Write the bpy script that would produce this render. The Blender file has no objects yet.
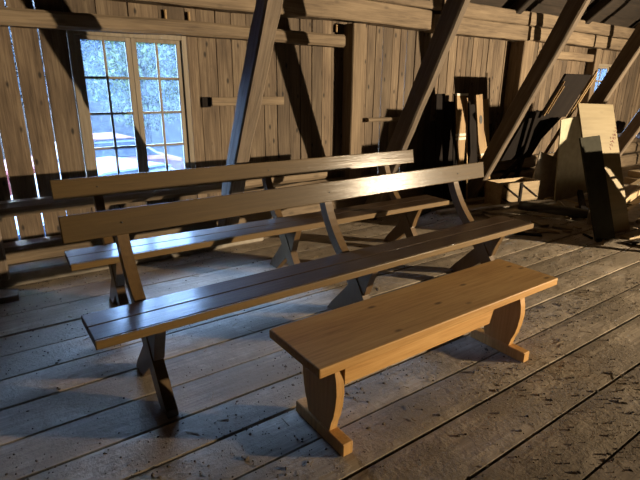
import bpy, bmesh, math, random
from mathutils import Vector, Matrix, Euler, noise

random.seed(7)
R = math.radians
scene = bpy.context.scene
COL = scene.collection

# ---------------------------------------------------------------- camera
cam_d = bpy.data.cameras.new('camera')
cam = bpy.data.objects.new('camera', cam_d)
COL.objects.link(cam)
CAM_H = 1.4
yaw, pit, roll = R(35.05), R(17.76), R(0.46)
fwd = Vector((math.sin(yaw) * math.cos(pit), math.cos(yaw) * math.cos(pit), -math.sin(pit)))
rt = Vector((math.cos(yaw), -math.sin(yaw), 0))
up = rt.cross(fwd)
rt2 = rt * math.cos(roll) + up * math.sin(roll)
up2 = -rt * math.sin(roll) + up * math.cos(roll)
m = Matrix((rt2, up2, -fwd)).transposed().to_4x4()
m.translation = Vector((0, 0, CAM_H))
cam.matrix_world = m
cam_d.sensor_width = 36
cam_d.lens = 480 / 640 * 36
cam_d.clip_start = 0.02
scene.camera = cam

# ---------------------------------------------------------------- world (pale blue overcast daylight outside)
world = bpy.data.worlds.new('daylight')
scene.world = world
world.use_nodes = True
wn, wl = world.node_tree.nodes, world.node_tree.links
wn.clear()
wo = wn.new('ShaderNodeOutputWorld'); bg = wn.new('ShaderNodeBackground')
tc = wn.new('ShaderNodeTexCoord'); sx = wn.new('ShaderNodeSeparateXYZ'); cr = wn.new('ShaderNodeValToRGB')
wl.new(tc.outputs['Generated'], sx.inputs[0]); wl.new(sx.outputs['Z'], cr.inputs[0])
cr.color_ramp.elements[0].position = 0.0; cr.color_ramp.elements[0].color = (0.0018, 0.0035, 0.0068, 1)
cr.color_ramp.elements[1].position = 0.62; cr.color_ramp.elements[1].color = (0.74, 1.05, 1.60, 1)
q_ = cr.color_ramp.elements.new(0.36); q_.color = (0.38, 0.53, 0.80, 1)
q_ = cr.color_ramp.elements.new(0.12); q_.color = (0.0014, 0.0026, 0.0054, 1)
wl.new(cr.outputs[0], bg.inputs[0]); wl.new(bg.outputs[0], wo.inputs[0])
bg.inputs[1].default_value = 88.0

# ---------------------------------------------------------------- lights
# the warm work light that stands in the far end of the loft, behind and right of the camera
LAMP = Vector((9.2, -5.0, 1.72))
ld = bpy.data.lights.new('work_light', 'SPOT')
ld.energy = 10400; ld.color = (1.0, 0.80, 0.54); ld.shadow_soft_size = 0.07
ld.spot_size = R(83); ld.spot_blend = 1.0
lo = bpy.data.objects.new('work_light', ld); COL.objects.link(lo)
lo.location = LAMP
lo.rotation_euler = (Vector((5.4, 4.0, 0.5)) - LAMP).to_track_quat('-Z', 'Y').to_euler()
# skylight portals: tell the renderer where daylight enters
for (px, pz, sw, sh) in ((1.14, 1.15, 0.86, 1.15), (8.75, 1.42, 0.62, 0.75)):
    pd = bpy.data.lights.new('window_portal', 'AREA'); pd.shape = 'RECTANGLE'; pd.size = sw; pd.size_y = sh
    pd.cycles.is_portal = True
    po = bpy.data.objects.new('window_portal', pd); COL.objects.link(po)
    po.location = (px, 4.42, pz); po.rotation_euler = (R(-90), 0, 0)

vs = scene.view_settings
vs.view_transform = 'Standard'; vs.look = 'None'; vs.gamma = 1.0; vs.use_curve_mapping = False
vs.exposure = 0.0

# ---------------------------------------------------------------- materials
def new_mat(name):
    mt = bpy.data.materials.new(name); mt.use_nodes = True
    nt = mt.node_tree
    return mt, nt.nodes, nt.links, nt.nodes['Principled BSDF']

def wood(name, dark, mid, light, axis='X', rough=0.75, coat=0.0, coat_rough=0.2, grain=1.0, knots=0.5,
         bump=0.3, vary=0.25, dust=None, fine=60.0, spec=0.5):
    """procedural wood; the grain runs along `axis` of the object's own coordinates, each loose board varies a little"""
    mt, n, l, b = new_mat(name)
    tc = n.new('ShaderNodeTexCoord'); geo = n.new('ShaderNodeNewGeometry'); oi = n.new('ShaderNodeObjectInfo')
    add = n.new('ShaderNodeMath'); add.operation = 'ADD'
    l.new(geo.outputs['Random Per Island'], add.inputs[0]); l.new(oi.outputs['Random'], add.inputs[1])
    mul = n.new('ShaderNodeMath'); mul.operation = 'MULTIPLY'; mul.inputs[1].default_value = 37.0
    l.new(add.outputs[0], mul.inputs[0])
    off = n.new('ShaderNodeVectorMath'); off.operation = 'ADD'
    cmb = n.new('ShaderNodeCombineXYZ')
    for k in range(3): l.new(mul.outputs[0], cmb.inputs[k])
    l.new(tc.outputs['Object'], off.inputs[0]); l.new(cmb.outputs[0], off.inputs[1])
    mp = n.new('ShaderNodeMapping')
    s = {'X': (0.05, 1, 1), 'Y': (1, 0.05, 1), 'Z': (1, 1, 0.05)}[axis]
    mp.inputs['Scale'].default_value = [v * fine for v in s]
    l.new(off.outputs[0], mp.inputs[0])
    ng = n.new('ShaderNodeTexNoise'); ng.inputs['Scale'].default_value = 1.0; ng.inputs['Detail'].default_value = 5; ng.inputs['Roughness'].default_value = 0.65
    ng.inputs['Distortion'].default_value = 0.6
    l.new(mp.outputs[0], ng.inputs[0])
    # broad tone
    mp2 = n.new('ShaderNodeMapping'); s2 = {'X': (0.25, 1, 1), 'Y': (1, 0.25, 1), 'Z': (1, 1, 0.25)}[axis]
    mp2.inputs['Scale'].default_value = [v * 6 for v in s2]
    l.new(off.outputs[0], mp2.inputs[0])
    nb = n.new('ShaderNodeTexNoise'); nb.inputs['Scale'].default_value = 1.0; nb.inputs['Detail'].default_value = 6
    l.new(mp2.outputs[0], nb.inputs[0])
    mix = n.new('ShaderNodeMath'); mix.operation = 'MULTIPLY_ADD'; mix.inputs[1].default_value = 0.55 * grain
    l.new(ng.outputs[0], mix.inputs[0])
    m3 = n.new('ShaderNodeMath'); m3.operation = 'MULTIPLY'; m3.inputs[1].default_value = 1 - 0.55 * grain
    l.new(nb.outputs[0], m3.inputs[0]); l.new(m3.outputs[0], mix.inputs[2])
    cr = n.new('ShaderNodeValToRGB'); e = cr.color_ramp.elements
    e[0].position = 0.32; e[0].color = (*dark, 1); e[1].position = 0.68; e[1].color = (*light, 1)
    em = e.new(0.5); em.color = (*mid, 1)
    l.new(mix.outputs[0], cr.inputs[0])
    # knots
    kr = n.new('ShaderNodeMapRange'); kr.inputs['From Min'].default_value = 0.07 if name == 'weathered_wall_board' else 0.06; kr.inputs['From Max'].default_value = 0.17 if name == 'weathered_wall_board' else 0.15
    kscale = 11 if name in ('weathered_wall_board', 'orange_pine') else 7
    vk = n.new('ShaderNodeTexVoronoi'); vk.inputs['Scale'].default_value = 1.0
    mpk = n.new('ShaderNodeMapping'); sk = {'X': (0.45, 1, 1), 'Y': (1, 0.45, 1), 'Z': (1, 1, 0.45)}[axis]
    mpk.inputs['Scale'].default_value = [v * kscale for v in sk]
    l.new(off.outputs[0], mpk.inputs[0]); l.new(mpk.outputs[0], vk.inputs['Vector'])
    kr.inputs['To Min'].default_value = 1 - knots; kr.inputs['To Max'].default_value = 1.0
    l.new(vk.outputs['Distance'], kr.inputs[0])
    # per board variation
    vr = n.new('ShaderNodeTexWhiteNoise'); vr.noise_dimensions = '1D'; l.new(mul.outputs[0], vr.inputs['W'])
    vm = n.new('ShaderNodeMapRange'); vm.inputs['To Min'].default_value = 1 - vary; vm.inputs['To Max'].default_value = 1 + vary
    l.new(vr.outputs['Value'], vm.inputs[0])
    mm = n.new('ShaderNodeMath'); mm.operation = 'MULTIPLY'; l.new(kr.outputs[0], mm.inputs[0]); l.new(vm.outputs[0], mm.inputs[1])
    sc_ = n.new('ShaderNodeVectorMath'); sc_.operation = 'SCALE'
    l.new(cr.outputs[0], sc_.inputs[0]); l.new(mm.outputs[0], sc_.inputs['Scale'])
    colout = sc_.outputs[0]
    rough_out = None
    if dust:
        nd = n.new('ShaderNodeTexNoise'); nd.inputs['Scale'].default_value = dust[1]; nd.inputs['Detail'].default_value = 8; nd.inputs['Roughness'].default_value = 0.7
        l.new(tc.outputs['Object'], nd.inputs[0])
        dr = n.new('ShaderNodeMapRange'); dr.inputs['From Min'].default_value = dust[2]; dr.inputs['From Max'].default_value = dust[2] + 0.15
        dr.inputs['To Max'].default_value = dust[3]
        l.new(nd.outputs[0], dr.inputs[0])
        mx = n.new('ShaderNodeMix'); mx.data_type = 'RGBA'
        l.new(dr.outputs[0], mx.inputs['Factor']); l.new(colout, mx.inputs['A']); mx.inputs['B'].default_value = (*dust[0], 1)
        colout = mx.outputs['Result']
    l.new(colout, b.inputs['Base Color'])
    b.inputs['Roughness'].default_value = rough
    b.inputs['Specular IOR Level'].default_value = spec
    b.inputs['Coat Weight'].default_value = coat; b.inputs['Coat Roughness'].default_value = coat_rough
    bp = n.new('ShaderNodeBump'); bp.inputs['Strength'].default_value = bump; bp.inputs['Distance'].default_value = 0.004
    l.new(mix.outputs[0], bp.inputs['Height'])
    last = bp
    if dust:
        for (sc2, dist, st2) in ((60.0, 0.009, 0.6), (22.0, 0.012, 0.3)):
            n3 = n.new('ShaderNodeTexNoise'); n3.inputs['Scale'].default_value = sc2; n3.inputs['Detail'].default_value = 6; n3.inputs['Roughness'].default_value = 0.7
            l.new(tc.outputs['Object'], n3.inputs[0])
            b2_ = n.new('ShaderNodeBump'); b2_.inputs['Strength'].default_value = st2; b2_.inputs['Distance'].default_value = dist
            ms = n.new('ShaderNodeMath'); ms.operation = 'MULTIPLY'
            l.new(n3.outputs[0], ms.inputs[0]); l.new(dr.outputs[0], ms.inputs[1])
            l.new(ms.outputs[0], b2_.inputs['Height']); l.new(last.outputs[0], b2_.inputs['Normal']); last = b2_
    l.new(last.outputs[0], b.inputs['Normal'])
    if coat > 0:
        n4 = n.new('ShaderNodeTexNoise'); n4.inputs['Scale'].default_value = 55; n4.inputs['Detail'].default_value = 5; n4.inputs['Roughness'].default_value = 0.7
        l.new(tc.outputs['Object'], n4.inputs[0])
        b4 = n.new('ShaderNodeBump'); b4.inputs['Strength'].default_value = 0.07; b4.inputs['Distance'].default_value = 0.0012
        l.new(n4.outputs[0], b4.inputs['Height']); l.new(last.outputs[0], b4.inputs['Normal']); l.new(b4.outputs[0], b.inputs['Coat Normal'])
    return mt

def plain(name, col, rough=0.6, metal=0.0, bump=0.0, bscale=40, var=0.15, spec=0.5):
    mt, n, l, b = new_mat(name)
    b.inputs['Specular IOR Level'].default_value = spec
    tc = n.new('ShaderNodeTexCoord'); nz = n.new('ShaderNodeTexNoise'); nz.inputs['Scale'].default_value = bscale * 0.3; nz.inputs['Detail'].default_value = 5
    l.new(tc.outputs['Object'], nz.inputs[0])
    cr = n.new('ShaderNodeValToRGB'); e = cr.color_ramp.elements
    e[0].position = 0.3; e[1].position = 0.7
    e[0].color = (*[c * (1 - var) for c in col], 1); e[1].color = (*[min(1, c * (1 + var)) for c in col], 1)
    l.new(nz.outputs[0], cr.inputs[0]); l.new(cr.outputs[0], b.inputs['Base Color'])
    b.inputs['Roughness'].default_value = rough; b.inputs['Metallic'].default_value = metal
    if bump:
        bp = n.new('ShaderNodeBump'); bp.inputs['Strength'].default_value = bump; bp.inputs['Distance'].default_value = 0.005
        n2 = n.new('ShaderNodeTexNoise'); n2.inputs['Scale'].default_value = bscale; n2.inputs['Detail'].default_value = 6
        l.new(tc.outputs['Object'], n2.inputs[0]); l.new(n2.outputs[0], bp.inputs['Height']); l.new(bp.outputs[0], b.inputs['Normal'])
    return mt

M = {}
M['wall'] = wood('weathered_wall_board', (0.039, 0.025, 0.015), (0.107, 0.074, 0.046), (0.193, 0.144, 0.092), 'Z', 0.85, knots=0.85, vary=0.34, bump=0.8)
M['log'] = wood('hewn_log', (0.064, 0.043, 0.026), (0.150, 0.108, 0.067), (0.226, 0.168, 0.106), 'X', 0.85, knots=0.35, vary=0.12, bump=0.9, fine=45)
M['post'] = wood('post_wood', (0.065, 0.044, 0.027), (0.146, 0.103, 0.062), (0.224, 0.164, 0.104), 'Z', 0.85, knots=0.4, vary=0.12, bump=0.8, fine=45)
M['brace'] = wood('brace_wood', (0.059, 0.043, 0.030), (0.131, 0.097, 0.067), (0.207, 0.158, 0.109), 'Z', 0.8, knots=0.3, vary=0.1, bump=1.0, fine=40)
M['floor'] = wood('dusty_floor_board', (0.149, 0.117, 0.085), (0.304, 0.246, 0.182), (0.472, 0.392, 0.290), 'X', 0.8, knots=0.25, vary=0.22, bump=0.5,
                  dust=((0.22, 0.175, 0.12), 2.6, 0.40, 0.78), fine=50)
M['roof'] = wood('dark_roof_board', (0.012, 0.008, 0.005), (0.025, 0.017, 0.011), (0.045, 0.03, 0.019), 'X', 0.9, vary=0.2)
M['dark'] = wood('dark_wood_and_shade', (0.006, 0.0045, 0.004), (0.011, 0.008, 0.007), (0.018, 0.014, 0.011), 'Z', 0.85, vary=0.2, spec=0.15)  # also colours the stand-ins for wall shadow and the dark hole
M['varnish'] = wood('brown_varnished_wood', (0.050, 0.027, 0.005), (0.066, 0.037, 0.008), (0.088, 0.05, 0.012), 'X', 0.65, coat=0.15, coat_rough=0.17, knots=0.3, vary=0.05, bump=0.35, spec=0.3)
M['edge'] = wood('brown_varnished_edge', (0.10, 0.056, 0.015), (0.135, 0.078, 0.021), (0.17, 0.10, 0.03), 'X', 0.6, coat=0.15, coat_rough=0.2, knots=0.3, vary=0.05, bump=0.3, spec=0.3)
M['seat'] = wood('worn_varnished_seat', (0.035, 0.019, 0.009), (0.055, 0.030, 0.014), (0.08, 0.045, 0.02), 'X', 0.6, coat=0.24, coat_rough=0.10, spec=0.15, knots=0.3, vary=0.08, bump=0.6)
M['varnish_z'] = wood('brown_varnished_leg', (0.07, 0.038, 0.014), (0.10, 0.056, 0.02), (0.13, 0.075, 0.027), 'Z', 0.45, coat=0.4, coat_rough=0.25, knots=0.2, vary=0.05, bump=0.2)
M['pine'] = wood('orange_pine', (0.36, 0.18, 0.05), (0.55, 0.30, 0.095), (0.66, 0.39, 0.14), 'X', 0.6, coat=0.05, coat_rough=0.3, spec=0.3, knots=0.65, vary=0.06, bump=0.12, fine=70)
M['pine_z'] = wood('orange_pine_leg', (0.36, 0.18, 0.05), (0.55, 0.30, 0.095), (0.66, 0.39, 0.14), 'Z', 0.6, coat=0.05, coat_rough=0.3, spec=0.3, knots=0.6, vary=0.06, bump=0.12, fine=70)
M['pale'] = wood('pale_plywood', (0.166, 0.123, 0.060), (0.222, 0.171, 0.084), (0.261, 0.206, 0.111), 'X', 0.6, knots=0.15, vary=0.05, bump=0.1, fine=30)
M['cream'] = plain('cream_board', (0.36, 0.33, 0.22), 0.6)
M['green'] = plain('grey_green_board', (0.040, 0.038, 0.028), 0.85, spec=0.1)
M['greyb'] = plain('grey_board', (0.26, 0.225, 0.18), 0.7, var=0.25)
M['lumber'] = wood('lit_lumber', (0.196, 0.119, 0.056), (0.294, 0.189, 0.084), (0.385, 0.259, 0.126), 'Z', 0.7, knots=0.5, vary=0.15)
M['lumber_x'] = wood('scrap_lumber', (0.160, 0.112, 0.064), (0.272, 0.200, 0.112), (0.384, 0.288, 0.168), 'X', 0.75, knots=0.4, vary=0.3)
M['white'] = plain('white_paint', (0.62, 0.58, 0.48), 0.6, bump=0.3)
M['black'] = plain('black_iron', (0.012, 0.011, 0.010), 0.5)
M['steel'] = plain('grey_steel', (0.35, 0.36, 0.38), 0.35, metal=0.6)
M['blue'] = plain('blue_fabric', (0.10, 0.16, 0.42), 0.8, bump=0.4)
M['tube'] = plain('dark_tube', (0.05, 0.045, 0.035), 0.5)
M['chip'] = plain('floor_crumbs', (0.085, 0.064, 0.044), 0.9, var=0.5, bscale=60)
M['sash'] = wood('window_sash_wood', (0.13, 0.10, 0.07), (0.19, 0.155, 0.11), (0.26, 0.215, 0.16), 'Z', 0.7, knots=0.1, vary=0.05)

def glass_mat():
    mt, n, l, b = new_mat('dusty_window_glass')
    out = n['Material Output']
    tr = n.new('ShaderNodeBsdfTransparent'); tr.inputs[0].default_value = (0.80, 0.90, 1.0, 1)
    gl = n.new('ShaderNodeBsdfGlossy'); gl.inputs['Roughness'].default_value = 0.05
    fr = n.new('ShaderNodeFresnel'); fr.inputs[0].default_value = 1.45
    tl = n.new('ShaderNodeBsdfTranslucent'); tl.inputs[0].default_value = (0.6, 0.72, 0.85, 1)
    tc = n.new('ShaderNodeTexCoord')
    nz = n.new('ShaderNodeTexNoise'); nz.inputs['Scale'].default_value = 55; nz.inputs['Detail'].default_value = 8; nz.inputs['Roughness'].default_value = 0.75; nz.inputs['Distortion'].default_value = 1.5
    n2 = n.new('ShaderNodeTexNoise'); n2.inputs['Scale'].default_value = 5; n2.inputs['Detail'].default_value = 3
    l.new(tc.outputs['Object'], nz.inputs[0]); l.new(tc.outputs['Object'], n2.inputs[0])
    mr = n.new('ShaderNodeMapRange'); mr.inputs['From Min'].default_value = 0.48; mr.inputs['From Max'].default_value = 0.70; mr.inputs['To Max'].default_value = 0.050
    l.new(nz.outputs[0], mr.inputs[0])
    m2 = n.new('ShaderNodeMapRange'); m2.inputs['From Min'].default_value = 0.35; m2.inputs['From Max'].default_value = 0.65; m2.inputs['To Min'].default_value = 0.006; m2.inputs['To Max'].default_value = 0.018
    l.new(n2.outputs[0], m2.inputs[0])
    ad = n.new('ShaderNodeMath'); l.new(mr.outputs[0], ad.inputs[0]); l.new(m2.outputs[0], ad.inputs[1])
    s1 = n.new('ShaderNodeMixShader'); s2 = n.new('ShaderNodeMixShader')
    l.new(fr.outputs[0], s1.inputs[0]); l.new(tr.outputs[0], s1.inputs[1]); l.new(gl.outputs[0], s1.inputs[2])
    l.new(ad.outputs[0], s2.inputs[0]); l.new(s1.outputs[0], s2.inputs[1]); l.new(tl.outputs[0], s2.inputs[2])
    l.new(s2.outputs[0], out.inputs[0])
    return mt
M['glass'] = glass_mat()

# ---------------------------------------------------------------- mesh helpers
def finish(name, bm, mat, parent=None, smooth=False):
    me = bpy.data.meshes.new(name)
    bmesh.ops.recalc_face_normals(bm, faces=bm.faces)
    bm.to_mesh(me); bm.free()
    o = bpy.data.objects.new(name, me); COL.objects.link(o)
    for mm in (mat if isinstance(mat, (list, tuple)) else [mat]): me.materials.append(mm)
    if smooth:
        for p in me.polygons: p.use_smooth = True
    if parent is not None: o.parent = parent
    return o

def tag(o, label=None, cat=None, group=None, kind=None):
    if label: o['label'] = label
    if cat: o['category'] = cat
    if group: o['group'] = group
    if kind: o['kind'] = kind
    return o

def empty(name, loc=(0, 0, 0), rot=(0, 0, 0)):
    o = bpy.data.objects.new(name, None); COL.objects.link(o)
    o.empty_display_size = 0.1; o.location = loc; o.rotation_euler = rot
    return o

def box(bm, x0, x1, y0, y1, z0, z1, bev=0.003, mtx=None, mi=0, seg=1):
    ret = bmesh.ops.create_cube(bm, size=1.0)
    vs_ = ret['verts']
    for v in vs_:
        v.co = Vector(((x0 + x1) / 2 + v.co.x * (x1 - x0), (y0 + y1) / 2 + v.co.y * (y1 - y0), (z0 + z1) / 2 + v.co.z * (z1 - z0)))
    fs = {f for v in vs_ for f in v.link_faces}
    if mi:
        for f in fs: f.material_index = mi
    es = list({e for v in vs_ for e in v.link_edges})
    if bev:
        r = bmesh.ops.bevel(bm, geom=es, offset=bev, segments=seg, affect='EDGES', profile=0.5, clamp_overlap=True)
        vv = {v for f in r['faces'] for v in f.verts} | {v for f in fs if f.is_valid for v in f.verts} | {v for v in vs_ if v.is_valid}
        if mi:
            for f in r['faces']: f.material_index = mi
    else:
        vv = set(vs_)
    if mtx is not None:
        for v in vv: v.co = mtx @ v.co
    return vv

def beam_bm(length, w, h, n=24, rough=0.006, bev=0.012, taper=0.0, seed=0, axis='X', wane=0.0):
    """hand-hewn timber: a chamfered section swept along +axis from the origin with wandering faces; section centred"""
    bm = bmesh.new()
    c = bev
    prof = []
    for sx_, sy_ in ((1, 1), (-1, 1), (-1, -1), (1, -1)):
        a = Vector((sx_ * (w / 2 - c), sy_ * h / 2)); b_ = Vector((sx_ * w / 2, sy_ * (h / 2 - c)))
        prof += [b_, a] if sx_ * sy_ > 0 else [a, b_]
    # extra points mid-face for hewn undulation
    pts = []
    for i, p in enumerate(prof):
        q = prof[(i + 1) % len(prof)]
        pts.append(p)
        if (q - p).length > c * 3:
            pts.append(p.lerp(q, 0.33)); pts.append(p.lerp(q, 0.67))
    rings = []
    for k in range(n + 1):
        t = k / n; x = t * length; s = 1 - taper * t
        bx = noise.noise(Vector((x * 0.6, seed, 0))) * rough * 2.2; by = noise.noise(Vector((x * 0.6, seed, 9))) * rough * 2.2
        ring = []
        for j, p in enumerate(pts):
            d = noise.noise(Vector((x * 4, p.x * 9 + seed, p.y * 9))) * rough
            ww = 1 + wane * noise.noise(Vector((x * 1.2, seed + 5, j * .2)))
            r = p.normalized() * d
            u, v = (p.x * ww + r.x) * s + bx, (p.y * ww + r.y) * s + by
            co = {'X': (x, u, v), 'Z': (u, v, x), 'Y': (u, x, v)}[axis]
            ring.append(bm.verts.new(co))
        rings.append(ring)
    for a, b_ in zip(rings, rings[1:]):
        for j in range(len(pts)):
            bm.faces.new((a[j], a[(j + 1) % len(pts)], b_[(j + 1) % len(pts)], b_[j]))
    bm.faces.new(rings[0]); bm.faces.new(rings[-1])
    return bm

def round_log_bm(length, r, n=20, sides=14, seed=0, rough=0.08, flat=0.0, axis='X'):
    bm = bmesh.new(); rings = []
    ts = [0, 0.004] + [0.01 + (0.98) * k / n for k in range(n + 1)] + [0.996, 1.0]
    for t in ts:
        x = t * length
        s = 0.82 if t in (0, 1.0) else (0.94 if t in (0.004, 0.996) else 1)
        ring = []
        for j in range(sides):
            a = 2 * math.pi * j / sides
            d = 1 + rough * noise.noise(Vector((x * 2.2, math.cos(a) * 1.5 + seed, math.sin(a) * 1.5)))
            u, v = math.cos(a) * r * d * s * (1 - flat), math.sin(a) * r * d * s
            co = {'X': (x, u, v), 'Z': (u, v, x), 'Y': (u, x, v)}[axis]
            ring.append(bm.verts.new(co))
        rings.append(ring)
    for a, b_ in zip(rings, rings[1:]):
        for j in range(sides):
            bm.faces.new((a[j], a[(j + 1) % sides], b_[(j + 1) % sides], b_[j]))
    bm.faces.new(rings[0]); bm.faces.new(rings[-1])
    return bm

def prism(bm, pts, t0, t1, plane='YZ', bev=0.003, mtx=None):
    """extrude an outline (list of 2-D points) from t0 to t1 across `plane`"""
    def co(p, t):
        return {'YZ': (t, p[0], p[1]), 'XZ': (p[0], t, p[1]), 'XY': (p[0], p[1], t)}[plane]
    a = [bm.verts.new(co(p, t0)) for p in pts]; b_ = [bm.verts.new(co(p, t1)) for p in pts]
    fa = bm.faces.new(a); fb = bm.faces.new(b_)
    for i in range(len(pts)):
        j = (i + 1) % len(pts); bm.faces.new((a[i], a[j], b_[j], b_[i]))
    vv = set(a + b_)
    if bev:
        es = list(fa.edges) + list(fb.edges)
        r = bmesh.ops.bevel(bm, geom=es, offset=bev, segments=1, affect='EDGES', clamp_overlap=True)
        vv = {v for v in vv if v.is_valid} | {v for f in r['faces'] for v in f.verts}
    if mtx is not None:
        for v in vv: v.co = mtx @ v.co
    return vv

def struct(name, bm, mat, parent=None, smooth=False):
    o = finish(name, bm, mat, parent, smooth)
    if parent is None: o['kind'] = 'structure'
    return o

# ================================================================= SETTING
W = 4.30            # inner face of the boarding of the back wall
YB, XL, XR = -8.0, -2.6, 13.0

# ---- floor: long worn boards along X
seams = [-8.0]
y = 0.86
down = []
while y > -7.9:
    down.append(y); y -= random.uniform(0.22, 0.30)
seams = [-8.0] + sorted(down) + [1.13, 1.362, 1.588, 1.81, 2.06, 2.32, 2.593, 2.85, 3.095, 3.40, 3.68, 3.93, 4.18, 4.42]
bm = bmesh.new()
rnd = random.Random(3)
for i, (a, b_) in enumerate(zip(seams, seams[1:])):
    gap = (0.013, 0.010, 0.021)[i % 3]
    dz = rnd.uniform(-0.004, 0.0)
    cuts = [XL]
    if i % 4 == 1: cuts.append(rnd.uniform(5.0, 8.0))
    cuts.append(XR)
    fine = (-0.2 < b_ < 4.5)
    for x0, x1 in zip(cuts, cuts[1:]):
        n = max(2, int((x1 - x0) / (0.12 if fine else 1.0)))
        ny = 5 if fine else 1
        z0 = dz + rnd.uniform(-0.002, 0.002)
        grid = []
        for k in range(n + 1):
            xx = x0 + 0.0015 + (x1 - x0 - 0.003) * k / n
            wob = 0.0035 * noise.noise(Vector((xx * 1.3, a * 7, 1)))
            wob2 = 0.0035 * noise.noise(Vector((xx * 1.3, b_ * 7, 4)))
            row = []
            for q in range(ny + 1):
                t = q / ny
                yy = (a + gap / 2 + wob) * (1 - t) + (b_ - gap / 2 + wob2) * t
                cup = -0.004 * (2 * abs(t - 0.5)) ** 4 if fine else 0
                zz = z0 + cup + 0.0015 * noise.noise(Vector((xx * 2, yy * 6, 0)))
                row.append(bm.verts.new((xx, yy, min(zz, 0.0))))
            grid.append(row)
        for k in range(n):
            for q in range(ny):
                bm.faces.new((grid[k][q], grid[k + 1][q], grid[k + 1][q + 1], grid[k][q + 1]))
        edge = [grid[k][0] for k in range(n + 1)] + [grid[n][q] for q in range(1, ny + 1)] + [grid[k][ny] for k in range(n - 1, -1, -1)] + [grid[0][q] for q in range(ny - 1, 0, -1)]
        low = [bm.verts.new((v.co.x, v.co.y, -0.035)) for v in edge]
        for k in range(len(edge)):
            j = (k + 1) % len(edge)
            bm.faces.new((edge[k], low[k], low[j], edge[j]))
struct('floor', bm, M['floor'])
bm = bmesh.new(); box(bm, XL, XR, YB, 4.42, -0.14, -0.09, 0); struct('floor_underlay', bm, M['black'])
bm = bmesh.new()
for xx in [XL + 0.5 + 0.9 * k for k in range(17)]: box(bm, xx - 0.06, xx + 0.06, YB, 4.42, -0.09, -0.0355, 0)
struct('floor_joists', bm, M['roof'])

# ---- back wall boarding, vertical boards with daylight gaps, window openings left out
WIN1 = (0.675, 1.60, 0.56, 1.80)
WIN2 = (8.47, 9.05, 1.05, 1.785)
bm = bmesh.new()
rnd = random.Random(11)
xs = [XL]
while xs[-1] < -0.20: xs.append(xs[-1] + 0.18)
xs[-1] = -0.05
xs += [0.13, 0.31, 0.485, 0.675, 0.9, 1.14, 1.38, 1.60, 1.70, 1.87, 2.02, 2.17, 2.34, 2.49, 2.63, 2.76, 2.90, 3.03, 3.15, 3.21]
x = 3.21
while x < XR:
    x += rnd.choice((0.10, 0.115, 0.13, 0.14)); xs.append(x)
gapset = {0.13: 0.011, 0.31: 0.008, 0.485: 0.007, -0.05: 0.010}
for i, (a, b_) in enumerate(zip(xs, xs[1:])):
    ga = gapset.get(round(a, 3), rnd.choice((0.003, 0.005, 0.007, 0.009, 0.012) if a > 3.0 else (0.003, 0.006, 0.009)))
    th = 0.024; y0 = W + rnd.uniform(0, 0.008)
    segs = [(-0.05, 2.42)]
    for (u0, u1, v0, v1) in (WIN1, WIN2):
        if b_ > u0 + 0.02 and a < u1 - 0.02:
            segs = [(-0.05, v0 - 0.02), (v1 + 0.005, 2.42)]
    for (z0, z1) in segs:
        lean = rnd.uniform(-0.003, 0.003)
        vv = box(bm, a + ga * .5, b_ - ga * .5, y0, y0 + th, z0, z1, 0.002)
        for v in vv:
            v.co.x += lean * (v.co.z - 1)
for xx in xs:
    if xx in (xs[0], xs[-1]) or any(abs(xx - g) < 0.02 for g in (-0.05, 0.13, 0.31, 0.485)) or any(abs(xx - g) < 0.07 for g in (3.92, 4.23, 7.6)): continue
    segs = [(-0.05, 2.42)]
    for (u0, u1, v0, v1) in (WIN1, WIN2):
        if u0 - 0.03 < xx < u1 + 0.03: segs = [(-0.05, v0 - 0.03), (v1 + 0.01, 2.42)]
    for (z0, z1) in segs: box(bm, xx - 0.045, xx + 0.045, W + 0.034, W + 0.052, z0, z1, 0)
struct('wall_back', bm, M['wall'])

# other walls and roof (close the loft)
bm = bmesh.new()
box(bm, XL - 0.03, XL, YB, 4.45, -0.05, 9, 0); struct('wall_left', bm, M['roof'])
bm = bmesh.new()
box(bm, XR, XR + 0.03, YB, 4.45, -0.05, 9, 0); struct('wall_right', bm, M['roof'])
bm = bmesh.new()
box(bm, XL, XR, YB - 0.03, YB, -0.05, 2.6, 0); struct('wall_front', bm, M['roof'])
def roof_side(name, ya, za, yb, zb, n):
    bm = bmesh.new()
    d = Vector((0, yb - ya, zb - za)); L_ = d.length; d.normalize(); nrm = Vector((0, -d.z, d.y))
    if nrm.z < 0: nrm = -nrm
    for k in range(n):
        p0 = Vector((0, ya, za)) + d * (L_ * k / n); p1 = Vector((0, ya, za)) + d * (L_ * (k + 1) / n + 0.02)
        vs8 = []
        for x in (XL, XR):
            for p in (p0, p1):
                for s in (0, 1): vs8.append(bm.verts.new(Vector((x, 0, 0)) + p + nrm * (0.025 * s + 0.01 * (k % 2))))
        a = vs8
        for f in ((0, 1, 3, 2), (4, 6, 7, 5), (0, 2, 6, 4), (1, 5, 7, 3), (0, 4, 5, 1), (2, 3, 7, 6)):
            bm.faces.new([a[i] for i in f])
    struct(name, bm, M['roof'])
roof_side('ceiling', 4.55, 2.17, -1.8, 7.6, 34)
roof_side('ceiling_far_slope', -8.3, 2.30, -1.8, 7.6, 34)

# ---- logs and rails of the back wall
def place(o, loc, rot=(0, 0, 0)):
    o.location = loc; o.rotation_euler = rot; return o
def hewn(name, x0, x1, yc, zc, w, h, mat, seed, label, cat, group=None, rough=0.008, bev=0.012, rot=(0, 0, 0), taper=0, wane=0.0):
    o = finish(name, beam_bm(x1 - x0, w, h, max(8, int((x1 - x0) * 8)), rough, bev, taper, seed, wane=wane), mat)
    place(o, (x0, yc, zc), rot); tag(o, label, cat, group); return o

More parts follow.
